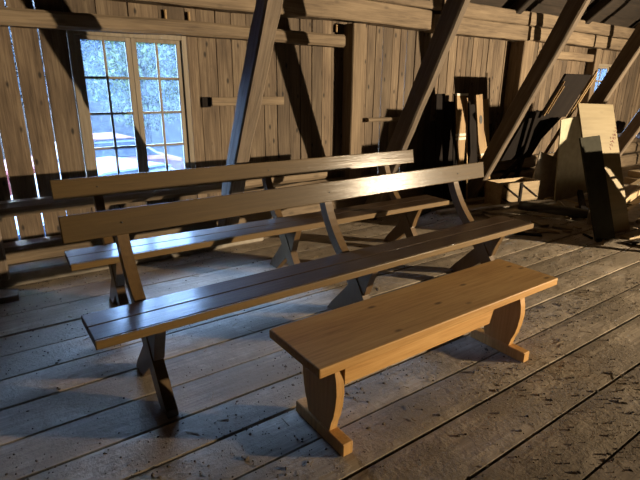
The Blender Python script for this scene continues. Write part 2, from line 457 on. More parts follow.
hewn('wall_log', -2.5, 4.42, 4.22, 2.125, 0.16, 0.205, M['log'], 1, 'long lower wall plate log above the large window, its sawn end past the tall post', 'beam')
hewn('wall_log', 4.47, 6.30, 4.22, 2.10, 0.16, 0.185, M['log'], 2, 'lower wall plate log between the second and third slanted braces', 'beam')
hewn('wall_log', 6.36, 8.05, 4.22, 2.10, 0.16, 0.175, M['log'], 3, 'lower wall plate log above the leaning dark table', 'beam')
hewn('wall_log', 8.10, 12.9, 4.22, 2.10, 0.16, 0.175, M['log'], 31, 'lower wall plate log farthest right, above the small window', 'beam')
hewn('wall_log', -2.5, 4.55, 4.21, 2.335, 0.17, 0.20, M['log'], 4, 'long upper wall plate log at the top left of the wall', 'beam')
hewn('wall_log', 4.6, 6.25, 4.21, 2.28, 0.17, 0.165, M['log'], 5, 'upper wall plate log between the second and third slanted braces', 'beam')
hewn('wall_log', 6.3, 12.9, 4.21, 2.28, 0.17, 0.165, M['log'], 6, 'upper wall plate log at the far right under the roof', 'beam')
# rails nailed over the boards
o = hewn('wall_rail', -2.5, 3.22, 4.235, 1.845, 0.12, 0.115, M['log'], 7, 'horizontal squared rail just above the large window, rounded end by the post', 'beam', bev=0.02)
o = hewn('wall_rail', -2.5, 2.98, 4.215, 0.505, 0.16, 0.11, M['log'], 8, 'low horizontal rail log under the large window, behind the benches', 'beam', bev=0.035)
hewn('wall_rail', 1.78, 2.53, 4.27, 1.26, 0.05, 0.075, M['log'], 9, 'short horizontal board to the right of the large window behind the nearest brace', 'board', rough=0.004, bev=0.004)
hewn('wall_rail', 3.62, 4.35, 4.255, 1.04, 0.06, 0.045, M['log'], 10, 'thin horizontal stick rail on the boards right of the tall post', 'rail', bev=0.012)
hewn('wall_rail', 6.9, 8.4, 4.24, 1.86, 0.10, 0.11, M['log'], 11, 'horizontal rail beside the top of the small far window', 'beam')
# sill logs
hewn('sill_log', -2.5, 12.9, 4.20, 0.115, 0.20, 0.225, M['log'], 12, 'lower sill log lying on the floor along the back wall', 'log', rough=0.014, bev=0.03)
hewn('sill_log', 1.95, 12.9, 4.225, 0.325, 0.15, 0.18, M['log'], 13, 'upper sill log from the nearest brace rightwards, resting on the lower sill log', 'log', rough=0.014, bev=0.03)
hewn('floor_beam', -2.5, 2.05, 3.955, 0.056, 0.19, 0.11, M['greyb'], 14, 'low dark squared beam lying on the floor at left in front of the sill logs', 'beam', rough=0.005)
# dark square standing in for a black hole in the wall, and little pegs
bm = bmesh.new(); box(bm, -0.04, 0.04, -0.008, 0.008, -0.045, 0.045, 0.001)
place(tag(finish('dark_hole_patch', bm, M['dark']), 'small black square patch for a dark hole in the wall right of the large window', 'plate'), (1.74, 4.29, 1.255))

for (x_, z_, lab) in ((1.43, 1.955, 'small pale wooden peg over the right sash of the large window'), (1.63, 1.955, 'small pale wooden peg over the right jamb of the large window'),
                      (3.19, 1.965, 'small pale wooden peg just left of the top of the tall post')):
    bm = round_log_bm(0.07, 0.012, 3, 8, seed=int(x_ * 10), axis='Z')
    o = finish('wooden_peg', bm, M['lumber']); o.location = (x_, 4.285, z_ - 0.035); tag(o, lab, 'peg')

# ---- posts against the wall
def post(x, w, d, h, label, seed, mat=None, z0=0.42):
    o = finish('wall_post', beam_bm(h - z0, w, d, 22, 0.006, 0.01, 0, seed, 'Z'), mat or M['post'])
    o.location = (x, W - d / 2 - 0.002, z0); tag(o, label, 'post'); return o
post(3.37, 0.165, 0.17, 2.01, 'tall squared wall post between the first and second slanted braces', 21)
post(6.28, 0.24, 0.22, 2.0, 'wide dark wall post behind the third slanted brace', 22)
post(8.30, 0.14, 0.14, 2.0, 'narrow wall post at the left side of the small far window', 23)

# ---- slanted braces
for k, (x, lab) in enumerate(((-0.03, 'slanted brace at the left picture edge, only its foot in view'), (1.72, 'nearest slanted brace, left of centre, with a bluish left face'),
                              (3.44, 'second slanted brace from the left, rising past the tall post'),
                              (5.15, 'third slanted brace from the left, crossing the end of the front bench backrest'),
                              (6.87, 'fourth slanted brace, crossing the small far window'),
                              (8.60, 'fifth slanted brace, farthest right at the picture edge'))):
    w_, d_ = (0.135, 0.15) if k == 1 else (0.092, 0.19)
    ya = 3.95; sl = 0.49; zt = 3.3
    L_ = math.hypot(zt, zt * sl)
    o = finish('slanted_brace', beam_bm(L_, w_, d_, 30, 0.011 if k == 1 else 0.006, 0.014, 0, 40 + k, 'Z', wane=0.05), M['brace'])
    o.rotation_euler = (math.atan(sl), 0, 0); o.location = (x, ya, 0.115 if k < 2 else 0.02)
    tag(o, lab, 'beam', None)
# purlin under the rafters and tie pieces at upper right
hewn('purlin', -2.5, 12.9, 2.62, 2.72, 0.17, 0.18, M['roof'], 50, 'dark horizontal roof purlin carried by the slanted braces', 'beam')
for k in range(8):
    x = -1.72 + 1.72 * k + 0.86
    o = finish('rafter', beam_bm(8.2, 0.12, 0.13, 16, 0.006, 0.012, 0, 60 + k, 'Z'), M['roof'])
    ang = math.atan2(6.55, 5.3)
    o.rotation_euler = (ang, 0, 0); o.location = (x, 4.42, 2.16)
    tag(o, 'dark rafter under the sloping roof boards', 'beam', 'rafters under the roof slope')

# ---- window 1
def window(name, x0, x1, z0, z1, cols, rows, sashes, y=4.33, frame=0.05):
    root = empty(name, (0, 0, 0)); root['kind'] = 'structure'
    bm = bmesh.new()
    yo0, yo1 = W - 0.012, W + 0.045
    box(bm, x0, x0 + frame, yo0, yo1, z0, z1, 0.003); box(bm, x1 - frame, x1, yo0, yo1, z0, z1, 0.003)
    box(bm, x0 + frame, x1 - frame, yo0, yo1, z1 - frame, z1, 0.003); box(bm, x0 + frame, x1 - frame, yo0, yo1, z0, z0 + frame, 0.003)
    finish('window_frame', bm, M['sash'], root)
    sw = (x1 - x0 - 2 * frame) / sashes
    for s in range(sashes):
        a = x0 + frame + s * sw; b_ = a + sw
        st = 0.042 if sashes > 1 else 0.03
        sr = empty('window_sash'); sr.parent = root
        bm = bmesh.new()
        ys0, ys1 = W + 0.004, W + 0.036
        zb, zt = z0 + frame, z1 - frame
        box(bm, a + .001, a + st, ys0, ys1, zb, zt, 0.002); box(bm, b_ - st, b_ - .001, ys0, ys1, zb, zt, 0.002)
        box(bm, a + st, b_ - st, ys0, ys1, zt - 0.03, zt, 0.002); box(bm, a + st, b_ - st, ys0, ys1, zb, zb + 0.03, 0.002)
        finish('sash_frame', bm, M['sash'], sr)
        bm = bmesh.new()
        gw = (b_ - a - 2 * st); gh = (zt - zb - 0.06)
        for c in range(1, cols):
            xx = a + st + gw * c / cols; box(bm, xx - 0.009, xx + 0.009, ys0 + .004, ys1 - .004, zb + 0.03, zt - 0.03, 0.002)
        for r in range(1, rows):
            zz = zb + 0.03 + gh * r / rows; box(bm, a + st, b_ - st, ys0 + .005, ys1 - .005, zz - 0.009, zz + 0.009, 0.002)
        finish('glazing_bar', bm, M['sash'], sr)
        for c in range(cols):
            for r in range(rows):
                bm = bmesh.new()
                box(bm, a + st + gw * c / cols, a + st + gw * (c + 1) / cols, W + 0.020, W + 0.022, zb + .03 + gh * r / rows, zb + .03 + gh * (r + 1) / rows, 0)
                finish('window_pane', bm, M['glass'], sr)
    return root
window('window_1', 0.675, 1.595, 0.545, 1.805, 2, 4, 2, frame=0.045)
window('window_2', 8.47, 9.05, 1.05, 1.792, 2, 3, 1, frame=0.04)

# ================================================================= BENCHES
def arc_board(p0, p1, w0, w1, bow, n=10):
    """outline of a curved board from p0 to p1 (Y,Z); width w0->w1, bow bends it sideways"""
    p0 = Vector(p0); p1 = Vector(p1); d = p1 - p0; nn = Vector((-d.y, d.x)).normalized()
    A, B = [], []
    for k in range(n + 1):
        t = k / n; c = p0 + d * t + nn * (bow * 4 * t * (1 - t)); w = w0 + (w1 - w0) * t
        A.append(c + nn * w / 2); B.append(c - nn * w / 2)
    return [tuple(p) for p in A + B[::-1]]

def backed_bench(length, label):
    """origin: left front foot line on the floor; X along the bench, Y to the rear"""
    root = empty('backed_bench'); tag(root, label, 'bench')
    SH = 0.44; T = 0.036; D = 0.268
    bw = (D - 0.006) / 2
    for k in range(2):
        bm = bmesh.new()
        box(bm, 0, length, k * (bw + 0.006), k * (bw + 0.006) + bw, SH - T, SH, 0.004, seg=2)
        finish('seat_plank', bm, M['seat'], root)
    # front edge strip in lighter varnish
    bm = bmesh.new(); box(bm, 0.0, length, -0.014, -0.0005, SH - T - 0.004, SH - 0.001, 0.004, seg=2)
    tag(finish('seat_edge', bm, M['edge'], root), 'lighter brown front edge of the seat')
    # backrest plank, leaning back
    by, bz = 0.487, 0.772
    bm = bmesh.new()
    mt = Matrix.Translation((0, by, bz)) @ Matrix.Rotation(R(-11), 4, 'X')
    box(bm, 0, length, -0.013, 0.013, -0.062, 0.062, 0.004, mtx=mt, seg=2)
    finish('backrest', bm, M['varnish'], root)
    for k, x in enumerate((0.262, 1.502, 2.728)):
        t = 0.027
        bm = bmesh.new()
        pts = arc_board((0.315, SH + 0.003 - T), (0.548, 0.815), 0.068, 0.056, -0.034)
        prism(bm, pts, x - t, x + t)
        mt = bm
        o = finish('back_support', bm, M['varnish_z'], root)
        # crossed trestle: two boards halved into each other
        bm = bmesh.new()
        prism(bm, [(-0.055, 0.0), (0.055, 0.0), (0.095, 0.045), (0.355, SH - T), (0.225, SH - T), (0.10, 0.215), (0.0, 0.075), (-0.045, 0.03)], x - t, x + t * 0.9)
        finish('cross_leg', bm, M['varnish_z'], root)
        bm = bmesh.new()
        prism(bm, [(0.012, SH - T), (0.14, SH - T), (0.22, 0.25), (0.405, 0.06), (0.455, 0.0), (0.335, 0.0), (0.085, 0.22), (0.06, 0.30)], x - t * 0.8, x + t)
        finish('cross_leg', bm, M['varnish_z'], root)
        bm = bmesh.new()
        for (yy, zz) in ((0.489, 0.772),):
            for sx_ in (0.0,):
                bmesh.ops.create_uvsphere(bm, u_segments=8, v_segments=6, radius=0.0045, matrix=Matrix.Translation((x + sx_, yy - 0.019, zz)) @ Matrix.Diagonal((1, .4, 1, 1)))
        finish('screw_head', bm, M['black'], root)
    return root

b1 = backed_bench(3.05, 'front long brown bench with a backrest and two-plank seat, directly behind the backless pine bench')
b1.location = (0.238, 1.882, 0); b1.rotation_euler = (0, 0, R(0.75))
b2 = backed_bench(3.05, 'rear long brown bench with a backrest, nearest the wall and window')
b2.location = (0.300, 2.865, 0); b2.rotation_euler = (0, 0, R(-1.6))

# small pine trestle bench
def pine_bench():
    root = empty('pine_bench'); tag(root, 'short backless orange pine trestle bench in the foreground', 'bench')
    SH = 0.445; T = 0.040; L_ = 1.54; D = 0.365
    bm = bmesh.new(); box(bm, 0, L_, 0, D, SH - T, SH, 0.005, seg=2); finish('seat', bm, M['pine'], root)
    for y0_ in (0.062, D - 0.084):
        bm = bmesh.new()
        prism(bm, [(0.164, SH - T), (0.164, SH - T - 0.12), (1.07, SH - T - 0.12), (1.11, SH - T)], y0_, y0_ + 0.022, 'XZ', 0.002)
        finish('apron', bm, M['pine'], root)
    for x in (0.145, L_ - 0.185):
        t = 0.019
        c = D / 2; half = []
        key = [(0.0, 0.078), (0.10, 0.086), (0.25, 0.105), (0.40, 0.116), (0.56, 0.122), (0.70, 0.118), (0.85, 0.106), (1.0, 0.100)]
        for k in range(25):
            s_ = k / 24; z = 0.058 + (SH - T - 0.058) * s_
            for (a0, w0), (a1, w1) in zip(key, key[1:]):
                if a0 <= s_ <= a1 + 1e-6:
                    u = (s_ - a0) / (a1 - a0); half.append((w0 + (w1 - w0) * (u * u * (3 - 2 * u) * .5 + u * .5), z)); break
        pts = [(c - w_, z) for w_, z in half] + [(c + w_, z) for w_, z in half[::-1]]
        bm = bmesh.new(); prism(bm, pts, x - t, x + t, bev=0.002); finish('leg_board', bm, M['pine_z'], root)
        bm = bmesh.new()
        box(bm, x - 0.026, x + 0.026, 0.004, D - 0.012, 0, 0.058, 0.004); finish('foot', bm, M['pine_z'], root)
    return root
pb = pine_bench(); pb.location = (0.848, 1.206, 0)

# ================================================================= CLUTTER AT RIGHT
def board(name, cx, cy, z0, w, h, t, yawd, lean, mat, label, cat, roll=0.0, group=None, taper=None, parent=None):
    """upright or leaning board: width along local X, stands on z0, leans back by `lean` degrees"""
    bm = bmesh.new()
    if taper is None:
        box(bm, -w / 2, w / 2, -t / 2, t / 2, 0, h, 0.002)
    else:
        prism(bm, taper, -t / 2, t / 2, 'XZ', 0.0015)
    o = finish(name, bm, mat, parent)
    o.location = (cx, cy, z0); o.rotation_euler = Euler((R(-lean), R(roll), R(yawd)), 'XYZ')
    if label: tag(o, label, cat, group)
    return o

# large plywood sheet, grey green board, cream sheet
ply = empty('plywood_sheet', (5.10, 2.11, 0.0), (R(-20), R(1.8), R(-7.8)))
tag(ply, 'large pale plywood sheet with scribbled marks leaning upright among the clutter', 'plywood sheet')
bm = bmesh.new(); box(bm, -0.28, 0.28, -0.009, 0.009, 0, 1.33, 0.002); finish('sheet', bm, M['pale'], ply)
rs = random.Random(5)
scr = plain('pencil_scribble', (0.16, 0.05, 0.04), 0.8)
for k in range(16):
    u = 0.13 + 0.035 * (k % 4) + 0.012 * (k // 4) + rs.uniform(-0.006, 0.006); v = 0.87 + 0.035 * (k % 4) + 0.035 * (k // 4)
    ang = rs.uniform(20, 75); ln = rs.uniform(0.018, 0.035)
    bm = bmesh.new()
    box(bm, -ln / 2, ln / 2, -0.0008, 0.0008, -0.003, 0.003, 0, mtx=Matrix.Translation((u, -0.0105, v)) @ Matrix.Rotation(R(ang), 4, 'Y'))
    tag(finish('scribble_stroke', bm, scr, ply), 'dark reddish pencil stroke')
board('grey_green_board', 4.825, 2.052, 0, 0.265, 1.01, 0.018, -12, 18.5, M['green'], 'narrow grey-green board leaning in front of the large plywood sheet', 'board', roll=-3.5)
board('cream_sheet', 6.42, 3.25, 0, 0.80, 1.07, 0.015, -2, 1.5, M['cream'], 'cream board leaning behind the large plywood sheet, lit only at its top left', 'board', roll=-5)

# leaning wide grey sheet behind and crate with diagonal laths
board('grey_sheet', 5.95, 3.42, 0.0, 0.52, 0.58, 0.014, -6, 4, M['greyb'], 'dull grey sheet leaning low behind the diagonal-braced crate', 'board', roll=16)
cr_ = empty('wooden_crate', (5.36, 3.36, 0.0), (0, 0, R(-10)))
tag(cr_, 'low pale wooden crate with diagonal laths behind the end of the front bench', 'crate')
bm = bmesh.new()
box(bm, -0.30, 0.30, -0.012, 0.0, 0.0, 0.30, 0.002); box(bm, -0.30, 0.30, 0.24, 0.252, 0.0, 0.30, 0.002)
box(bm, -0.312, -0.30, -0.012, 0.252, 0.0, 0.30, 0.002); box(bm, 0.30, 0.312, -0.012, 0.252, 0.0, 0.30, 0.002); box(bm, -0.30, 0.30, 0, 0.24, 0.0, 0.012, 0)
finish('crate_body', bm, M['lumber_x'], cr_)
for (xa, za, xb, zb) in ((-0.29, 0.28, 0.0, 0.10), (-0.29, 0.12, -0.02, 0.0), (0.0, 0.28, 0.29, 0.10)):
    d = Vector((xb - xa, 0, zb - za)); a = math.atan2(-d.z, d.x)
    bm = bmesh.new(); box(bm, 0, d.length, -0.026, -0.013, -0.008, 0.008, 0.001, mtx=Matrix.Translation((xa, 0, za)) @ Matrix.Rotation(a, 4, 'Y'))
    finish('lath', bm, M['dark'], cr_)
bm = bmesh.new(); box(bm, -0.018, 0.018, -0.028, -0.013, 0, 0.30, 0.002); finish('lath', bm, M['dark'], cr_)

# dark tabletop leaning in under the braces, with pale edge battens
tb = empty('dark_table', (5.86, 3.90, 0.0), (R(26.1), 0, 0))
tag(tb, 'dark trestle tabletop propped up aslant between the third brace and the small window', 'table')
bm = bmesh.new(); box(bm, -0.27, 0.30, -0.014, 0.014, 1.18, 1.73, 0.003); finish('tabletop', bm, M['dark'], tb)
bm = bmesh.new(); box(bm, -0.36, 0.30, 0.10, 0.13, 0.5, 1.2, 0.003); finish('table_shelf', bm, M['dark'], tb)
for x, za, zb, w_ in ((0.325, 0.55, 1.80, 0.009), (0.37, 0.45, 1.74, 0.011), (-0.25, 1.22, 1.66, 0.006), (-0.20, 1.25, 1.60, 0.006)):
    bm = bmesh.new(); box(bm, x - w_, x + w_, -0.036, -0.016, za, zb, 0.002); tag(finish('edge_batten', bm, M['lumber'], tb), 'pale edge batten')
for (xa, xb) in ((-0.34, 0.22), (0.28, -0.28)):
    bm = bmesh.new(); aa = Vector((xa, 0.03, 1.25)); cc = Vector((xb, 0.05, 0.06)); d = cc - aa
    q = Matrix.Translation(aa) @ d.to_track_quat('Z', 'Y').to_matrix().to_4x4()
    box(bm, -0.02, 0.02, -0.03, 0.03, 0, d.length, 0.003, mtx=q); finish('table_leg', bm, M['dark'], tb)

# added unseen rack past the right edge, boards cut to shade the leaning sheets
rk = empty('shade_rack', (0, 0, 0)); tag(rk, 'added rack of boards cut to shade the leaning sheets, outside the view at right', 'rack')
for (xa, xb, z0_, zt) in ((4.84, 5.24, 0.12, 0.97), (5.245, 5.50, 0.12, 0.92)):
    bm = bmesh.new(); box(bm, xa, xb, 1.50, 1.525, z0_, zt, 0.003); finish('shade_rack_board', bm, M['lumber_x'], rk)
bm = bmesh.new(); prism(bm, [(6.54, 0.36), (6.54, 0.74), (6.64, 0.82), (6.64, 0.93), (6.76, 0.99), (6.79, 1.12), (6.87, 1.33), (7.6, 1.35), (7.6, 0.36)], 1.50, 1.52, 'XZ', 0.001); finish('shade_rack_board', bm, M['lumber_x'], rk)
bm = bmesh.new(); prism(bm, [(5.505, 0.12), (5.82, 0.12), (5.80, 0.36), (5.74, 0.44), (5.60, 0.74), (5.56, 0.78), (5.56, 0.90), (5.505, 0.91)], 1.50, 1.52, 'XZ', 0.001); finish('shade_rack_board', bm, M['lumber_x'], rk)
bm = bmesh.new(); prism(bm, [(6.06, 0.12), (6.06, 0.86), (5.565, 0.89), (5.565, 0.785), (5.67, 0.74), (5.83, 0.44), (5.845, 0.36), (5.86, 0.12)], 1.50, 1.52, 'XZ', 0.001); finish('shade_rack_board', bm, M['lumber_x'], rk)
for z_ in (0.45, 0.54, 0.66):
    bm = bmesh.new(); box(bm, 5.3, 6.06, 1.48, 1.498, z_ - 0.012, z_ + 0.012, 0.001); finish('shade_rack_batten', bm, M['lumber_x'], rk)
for z_ in (0.375, 0.41):
    bm = bmesh.new(); box(bm, 4.85, 7.6, 1.48, 1.498, z_ - 0.015, z_ + 0.015, 0.001); finish('shade_rack_batten', bm, M['lumber_x'], rk)
for x_ in (4.9, 6.0, 7.5):
    bm = bmesh.new(); box(bm, x_ - 0.03, x_ + 0.03, 1.43, 1.478, 0, 0.8, 0.002); finish('shade_rack_post', bm, M['lumber_x'], rk)
for x_ in (4.9, 6.0, 7.5):
    bm = bmesh.new(); box(bm, x_ - 0.03, x_ + 0.03, 1.2, 1.75, 0.0, 0.05, 0.002, mtx=Matrix.Translation((0.07, 0, 0))); finish('shade_rack_foot', bm, M['lumber_x'], rk)

# dark boards standing in for wall shadow between second and third brace
rs = random.Random(21)
spots = [(4.44, 1.02), (4.60, 1.33), (4.76, 1.24), (4.92, 1.33), (5.07, 1.24), (5.22, 1.20), (5.37, 1.05), (5.53, 0.95)]
wheres = ['leftmost', 'second from the left', 'third from the left', 'fourth from the left', 'fourth from the right', 'third from the right', 'second from the right', 'rightmost']
for k, (x, h) in enumerate(spots):
    o = board('wall_shade_board', x, 3.97, 0.0, 0.146, h, 0.022, rs.uniform(-1.0, 1.0), 5 + rs.uniform(-0.3, 0.3), M['dark'],
          'blackish upright board standing in for shadow on the wall, ' + wheres[k], 'board', group=None)
tp = empty('lit_wedge_plank', (4.79, 3.77, 0.0), (R(-7), 0, R(0)))  # outline follows the lit wedge that a shadow leaves on the planks
tag(tp, 'pale plank shaped to a pointed patch of light, with a white band, standing before the dark boards', 'plank')
bm = bmesh.new(); prism(bm, [(-0.012, 0.30), (0.012, 0.30), (0.068, 0.82), (0.072, 1.33), (-0.085, 1.33), (-0.078, 0.82)], -0.012, 0.012, 'XZ', 0.0015); finish('plank', bm, M['lumber'], tp)
for (za, zb) in ((0.80, 0.83), (0.845, 0.875)):
    bm = bmesh.new(); box(bm, -0.08, 0.07, -0.016, 0.016, za, zb, 0.001); finish('white_band', bm, M['white'], tp)
bm = bmesh.new(); box(bm, -0.088, 0.115, -0.018, 0.016, 1.315, 1.34, 0.001); finish('white_cap', bm, M['white'], tp)
bm = bmesh.new(); box(bm, -0.02, 0.02, -0.015, 0.012, 0.0, 0.32, 0.001); finish('foot', bm, M['dark'], tp)
board('lath', 4.95, 3.81, 0.0, 0.018, 1.29, 0.012, 0, 7, M['lumber'], 'thin pale lath between the two wedge planks', 'lath')
tp2 = empty('lit_wedge_plank', (5.24, 3.79, 0.0), (R(-6), R(-5), R(0)))  # second plank, its taper likewise shaped to a patch of light
tag(tp2, 'pale plank with a dark oval hole, leaning beside the pointed plank with the white band', 'plank')
bm = bmesh.new(); prism(bm, [(-0.015, 0.46), (0.015, 0.46), (0.06, 0.62), (0.05, 1.33), (-0.072, 1.33), (-0.055, 0.62)], -0.012, 0.012, 'XZ', 0.0015); finish('plank', bm, M['lumber'], tp2)
bm = bmesh.new(); bmesh.ops.create_cone(bm, cap_ends=True, segments=20, radius1=0.026, radius2=0.026, depth=0.005, matrix=Matrix.Translation((0.0, -0.0135, 1.03)) @ Matrix.Diagonal((1, 1, 2.0, 1)) @ Matrix.Rotation(R(90), 4, 'X'))
finish('oval_hole', bm, M['black'], tp2)
bm = bmesh.new(); box(bm, -0.055, 0.055, -0.016, 0.016, 0.58, 0.61, 0.001); finish('white_band', bm, M['white'], tp2)
bm = bmesh.new(); box(bm, -0.02, 0.02, -0.015, 0.012, 0.0, 0.48, 0.001); finish('foot', bm, M['dark'], tp2)
board('wood_slab', 5.43, 3.86, 0.0, 0.10, 1.27, 0.03, 0, 7, M['lumber'], 'short brown slab behind the plank with the oval hole', 'board', roll=-3)

# flat things on the floor ----------------------------------------------------
def flat(name, x0, y0, x1, y1, w, t, mat, label, cat='board', z=0.0, tilt=0.0, group=None):
    d = Vector((x1 - x0, y1 - y0)); L_ = d.length
    bm = beam_bm(L_, w, t, max(6, int(L_ * 10)), 0.003, min(0.004, t * 0.2), 0, x0 * 3 + y0)
    o = finish(name, bm, mat)
    o.location = (x0, y0, z + t / 2 + 0.001); o.rotation_euler = Euler((0, -R(tilt), math.atan2(d.y, d.x)), 'XYZ')
    tag(o, label, cat, group); return o

bm = round_log_bm(1.02, 0.052, seed=3, rough=0.04)
o = finish('round_pole', bm, M['tube'], smooth=True); o.location = (5.02, 3.14, 0.10); o.rotation_euler = (0, R(2.2), math.atan2(2.58 - 3.14, 5.42 - 5.02) + 0.02)
o.rotation_euler = (0, R(2.6), math.atan2(-0.62, 0.40)); tag(o, 'dark round pole lying across the clutter, ending at the pale block', 'pole')
bm = bmesh.new(); box(bm, -0.055, 0.055, -0.05, 0.05, 0, 0.135, 0.006)
o = finish('wood_block', bm, M['greyb']); o.location = (5.30, 2.42, 0); o.rotation_euler = (0, 0, R(28)); tag(o, 'pale wooden block standing at the end of the dark round pole', 'block')
flat('loose_board', 4.17, 2.79, 4.42, 2.47, 0.07, 0.018, M['dark'], 'dark flat stick on the floor beyond the end of the front bench')
flat('loose_board', 4.80, 2.25, 4.73, 2.13, 0.022, 0.02, M['dark'], 'tiny dark stick on the floor in front of the grey-green board')
flat('loose_board', 5.62, 2.62, 6.1, 3.12, 0.26, 0.02, M['greyb'], 'grey board lying flat beside the round pole')
flat('loose_board', 5.50, 2.62, 6.35, 3.12, 0.06, 0.06, M['dark'], 'dark squared batten lying on the grey board', z=0.025, tilt=3)
flat('loose_board', 5.02, 1.96, 6.4, 1.78, 0.10, 0.022, M['lumber_x'], 'pale plank on the floor in front of the plywood sheet')
flat('loose_board', 5.48, 2.02, 7.1, 2.50, 0.09, 0.035, M['lumber_x'], 'brightly lit lath rising towards the right picture edge', z=0.06, tilt=5)
flat('loose_board', 5.30, 1.86, 6.9, 2.20, 0.07, 0.03, M['lumber_x'], 'second lit lath crossing towards the right picture edge', z=0.03, tilt=3)
flat('loose_board', 5.62, 2.22, 7.6, 2.66, 0.16, 0.03, M['greyb'], 'greyish plank at the right picture edge below the blue chairs')
flat('loose_board', 5.75, 2.52, 7.9, 2.98, 0.14, 0.14, M['lumber_x'], 'squared timber lying behind the plywood sheet at right')
flat('loose_board', 4.85, 1.86, 5.6, 1.70, 0.05, 0.014, M['roof'], 'thin dark lath on the floor at the right picture edge')
flat('loose_board', 4.95, 2.12, 4.62, 1.98, 0.018, 0.012, M['lumber_x'], 'thin pale splinter on the floor before the plywood sheet')
flat('loose_board', 4.20, 3.62, 5.02, 3.50, 0.09, 0.04, M['lumber_x'], 'weathered board on the floor right behind the end of the front bench')
flat('loose_board', 4.35, 3.42, 5.6, 3.05, 0.10, 0.03, M['greyb'], 'grey weathered board lying slanted before the crate', z=0.045, tilt=1.0)
flat('loose_board', 3.9, 3.83, 5.4, 3.72, 0.12, 0.05, M['lumber_x'], 'board lying along the foot of the dark boards')
flat('loose_board', 3.65, 3.60, 4.7, 3.92, 0.05, 0.03, M['roof'], 'dark crooked stick in the rubble behind the rear bench')
flat('floor_block', -0.45, 3.70, 0.045, 3.66, 0.13, 0.045, M['greyb'], 'short grey block on the floor at the left picture edge', 'block')

rs = random.Random(77)
protos = []
for k in range(5):
    L_ = (0.12, 0.2, 0.3, 0.16, 0.42)[k]; w_ = (0.05, 0.035, 0.07, 0.09, 0.03)[k]
    bm = beam_bm(L_, w_, 0.012 + 0.004 * k, 5, 0.004, 0.003, 0.25 * (k % 2), 300 + k)
    protos.append(finish('wood_scrap', bm, M['lumber_x'] if k != 2 else M['greyb']))
n_ = 0
while n_ < 46:
    x = rs.uniform(4.3, 6.6); y = rs.uniform(1.75, 3.5)
    if x < 4.6 and y < 2.4: continue
    if abs(y - 2.1) < 0.12 and 4.6 < x < 5.5: continue
    p = protos[n_ % 5]; o = p if n_ < 5 else p.copy()
    if n_ >= 5: COL.objects.link(o)
    o.location = (x, y, 0.012 + 0.002 * (n_ % 5)); o.rotation_euler = (R(rs.uniform(-5, 5)), R(rs.uniform(-1.5, 1.5)), rs.choice((R(-15), R(20), R(60), R(-50), R(140))) + rs.uniform(-.3, .3))
    s_ = rs.uniform(0.6, 1.2); o.scale = (s_, s_, 1)
    tag(o, 'broken scrap of wood in the rubble around the leaning sheets', 'wood scrap', 'wood scraps in the rubble at right'); n_ += 1

# bundle of chairs / steel table at the far right
st = empty('steel_table', (9.45, 3.72, 0.0), (0, 0, R(-4)))
tag(st, 'grey steel table with thin white legs at the right picture edge', 'table')
bm = bmesh.new(); box(bm, -0.55, 0.9, -0.35, 0.35, 0.62, 0.65, 0.004); finish('tabletop', bm, M['steel'], st)
for x in (-0.48, 0.8):
    for y in (-0.3, 0.3):
        bm = round_log_bm(0.62, 0.016, 4, 8, axis='Z'); o = finish('table_leg', bm, M['steel'], st); o.location = (x, y, 0)
def soft_pile(name, loc, sx_, sy_, sz_, mat, label, cat, seed):
    bm = bmesh.new(); bmesh.ops.create_icosphere(bm, subdivisions=4, radius=1)
    for v in bm.verts:
        d = 1 + 0.35 * noise.noise(v.co * 1.8 + Vector((seed, 0, 0))) + 0.12 * noise.noise(v.co * 5 + Vector((seed, 0, 0)))
        v.co = Vector((v.co.x * sx_ * d, v.co.y * sy_ * d, max(-0.0, v.co.z * d + 0.35) * sz_))
    o = finish(name, bm, mat, smooth=True); o.location = loc; tag(o, label, cat); return o
soft_pile('blue_cushion', (8.75, 3.03, 0.19), 0.26, 0.2, 0.10, M['blue'], 'blue crumpled cushion below the steel table', 'cushion', 2)
soft_pile('blue_sack', (9.7, 3.80, 0.652), 0.30, 0.2, 0.16, M['blue'], 'dark blue bundle lying on the steel table', 'bundle', 6)
flat('timber_stack_board', 8.1, 3.15, 10.4, 2.75, 0.42, 0.09, M['lumber_x'], 'lowest timber under the blue cushion')
flat('timber_stack_board', 8.2, 3.20, 10.3, 2.90, 0.32, 0.09, M['lumber_x'], 'upper timber carrying the blue cushion', z=0.095)

# ---- crumbs of bark, straw and dirt on the floor
bm = bmesh.new(); rs = random.Random(99)
def chip(x, y, s, zoff=0.0):
    n = rs.choice((4, 5, 6)); a0 = rs.uniform(0, 6.28); h = s * rs.uniform(0.12, 0.42); el = rs.uniform(0.4, 1.0)
    top = []; bot = []
    ca, sa = math.cos(a0), math.sin(a0)
    for k in range(n):
        a = 2 * math.pi * k / n; r = s * rs.uniform(0.6, 1.0)
        u, v = math.cos(a) * r, math.sin(a) * r * el
        bot.append(bm.verts.new((x + u * ca - v * sa, y + u * sa + v * ca, -0.003)))
        top.append(bm.verts.new((x + (u * ca - v * sa) * .6, y + (u * sa + v * ca) * .6, h * rs.uniform(.6, 1.1))))
    bm.faces.new(top)
    for k in range(n):
        j = (k + 1) % n; bm.faces.new((bot[k], bot[j], top[j], top[k]))
cnt = 0
while cnt < 9000:
    x = rs.uniform(-0.4, 6.5); y = rs.uniform(0.3, 4.0)
    dens = 0.12 + 0.88 * max(0, noise.noise(Vector((x * 1.1, y * 1.6, 3))) * 1.6 + 0.35)
    if y < 1.9: dens *= 1.5
    if rs.random() > dens: continue
    chip(x, y, min(0.017, 0.002 + rs.expovariate(1 / 0.0026))); cnt += 1
o = finish('floor_crumbs', bm, M['chip']); tag(o, 'crumbs of bark and dirt scattered over the floor boards', 'debris', kind='stuff')
bm = bmesh.new()
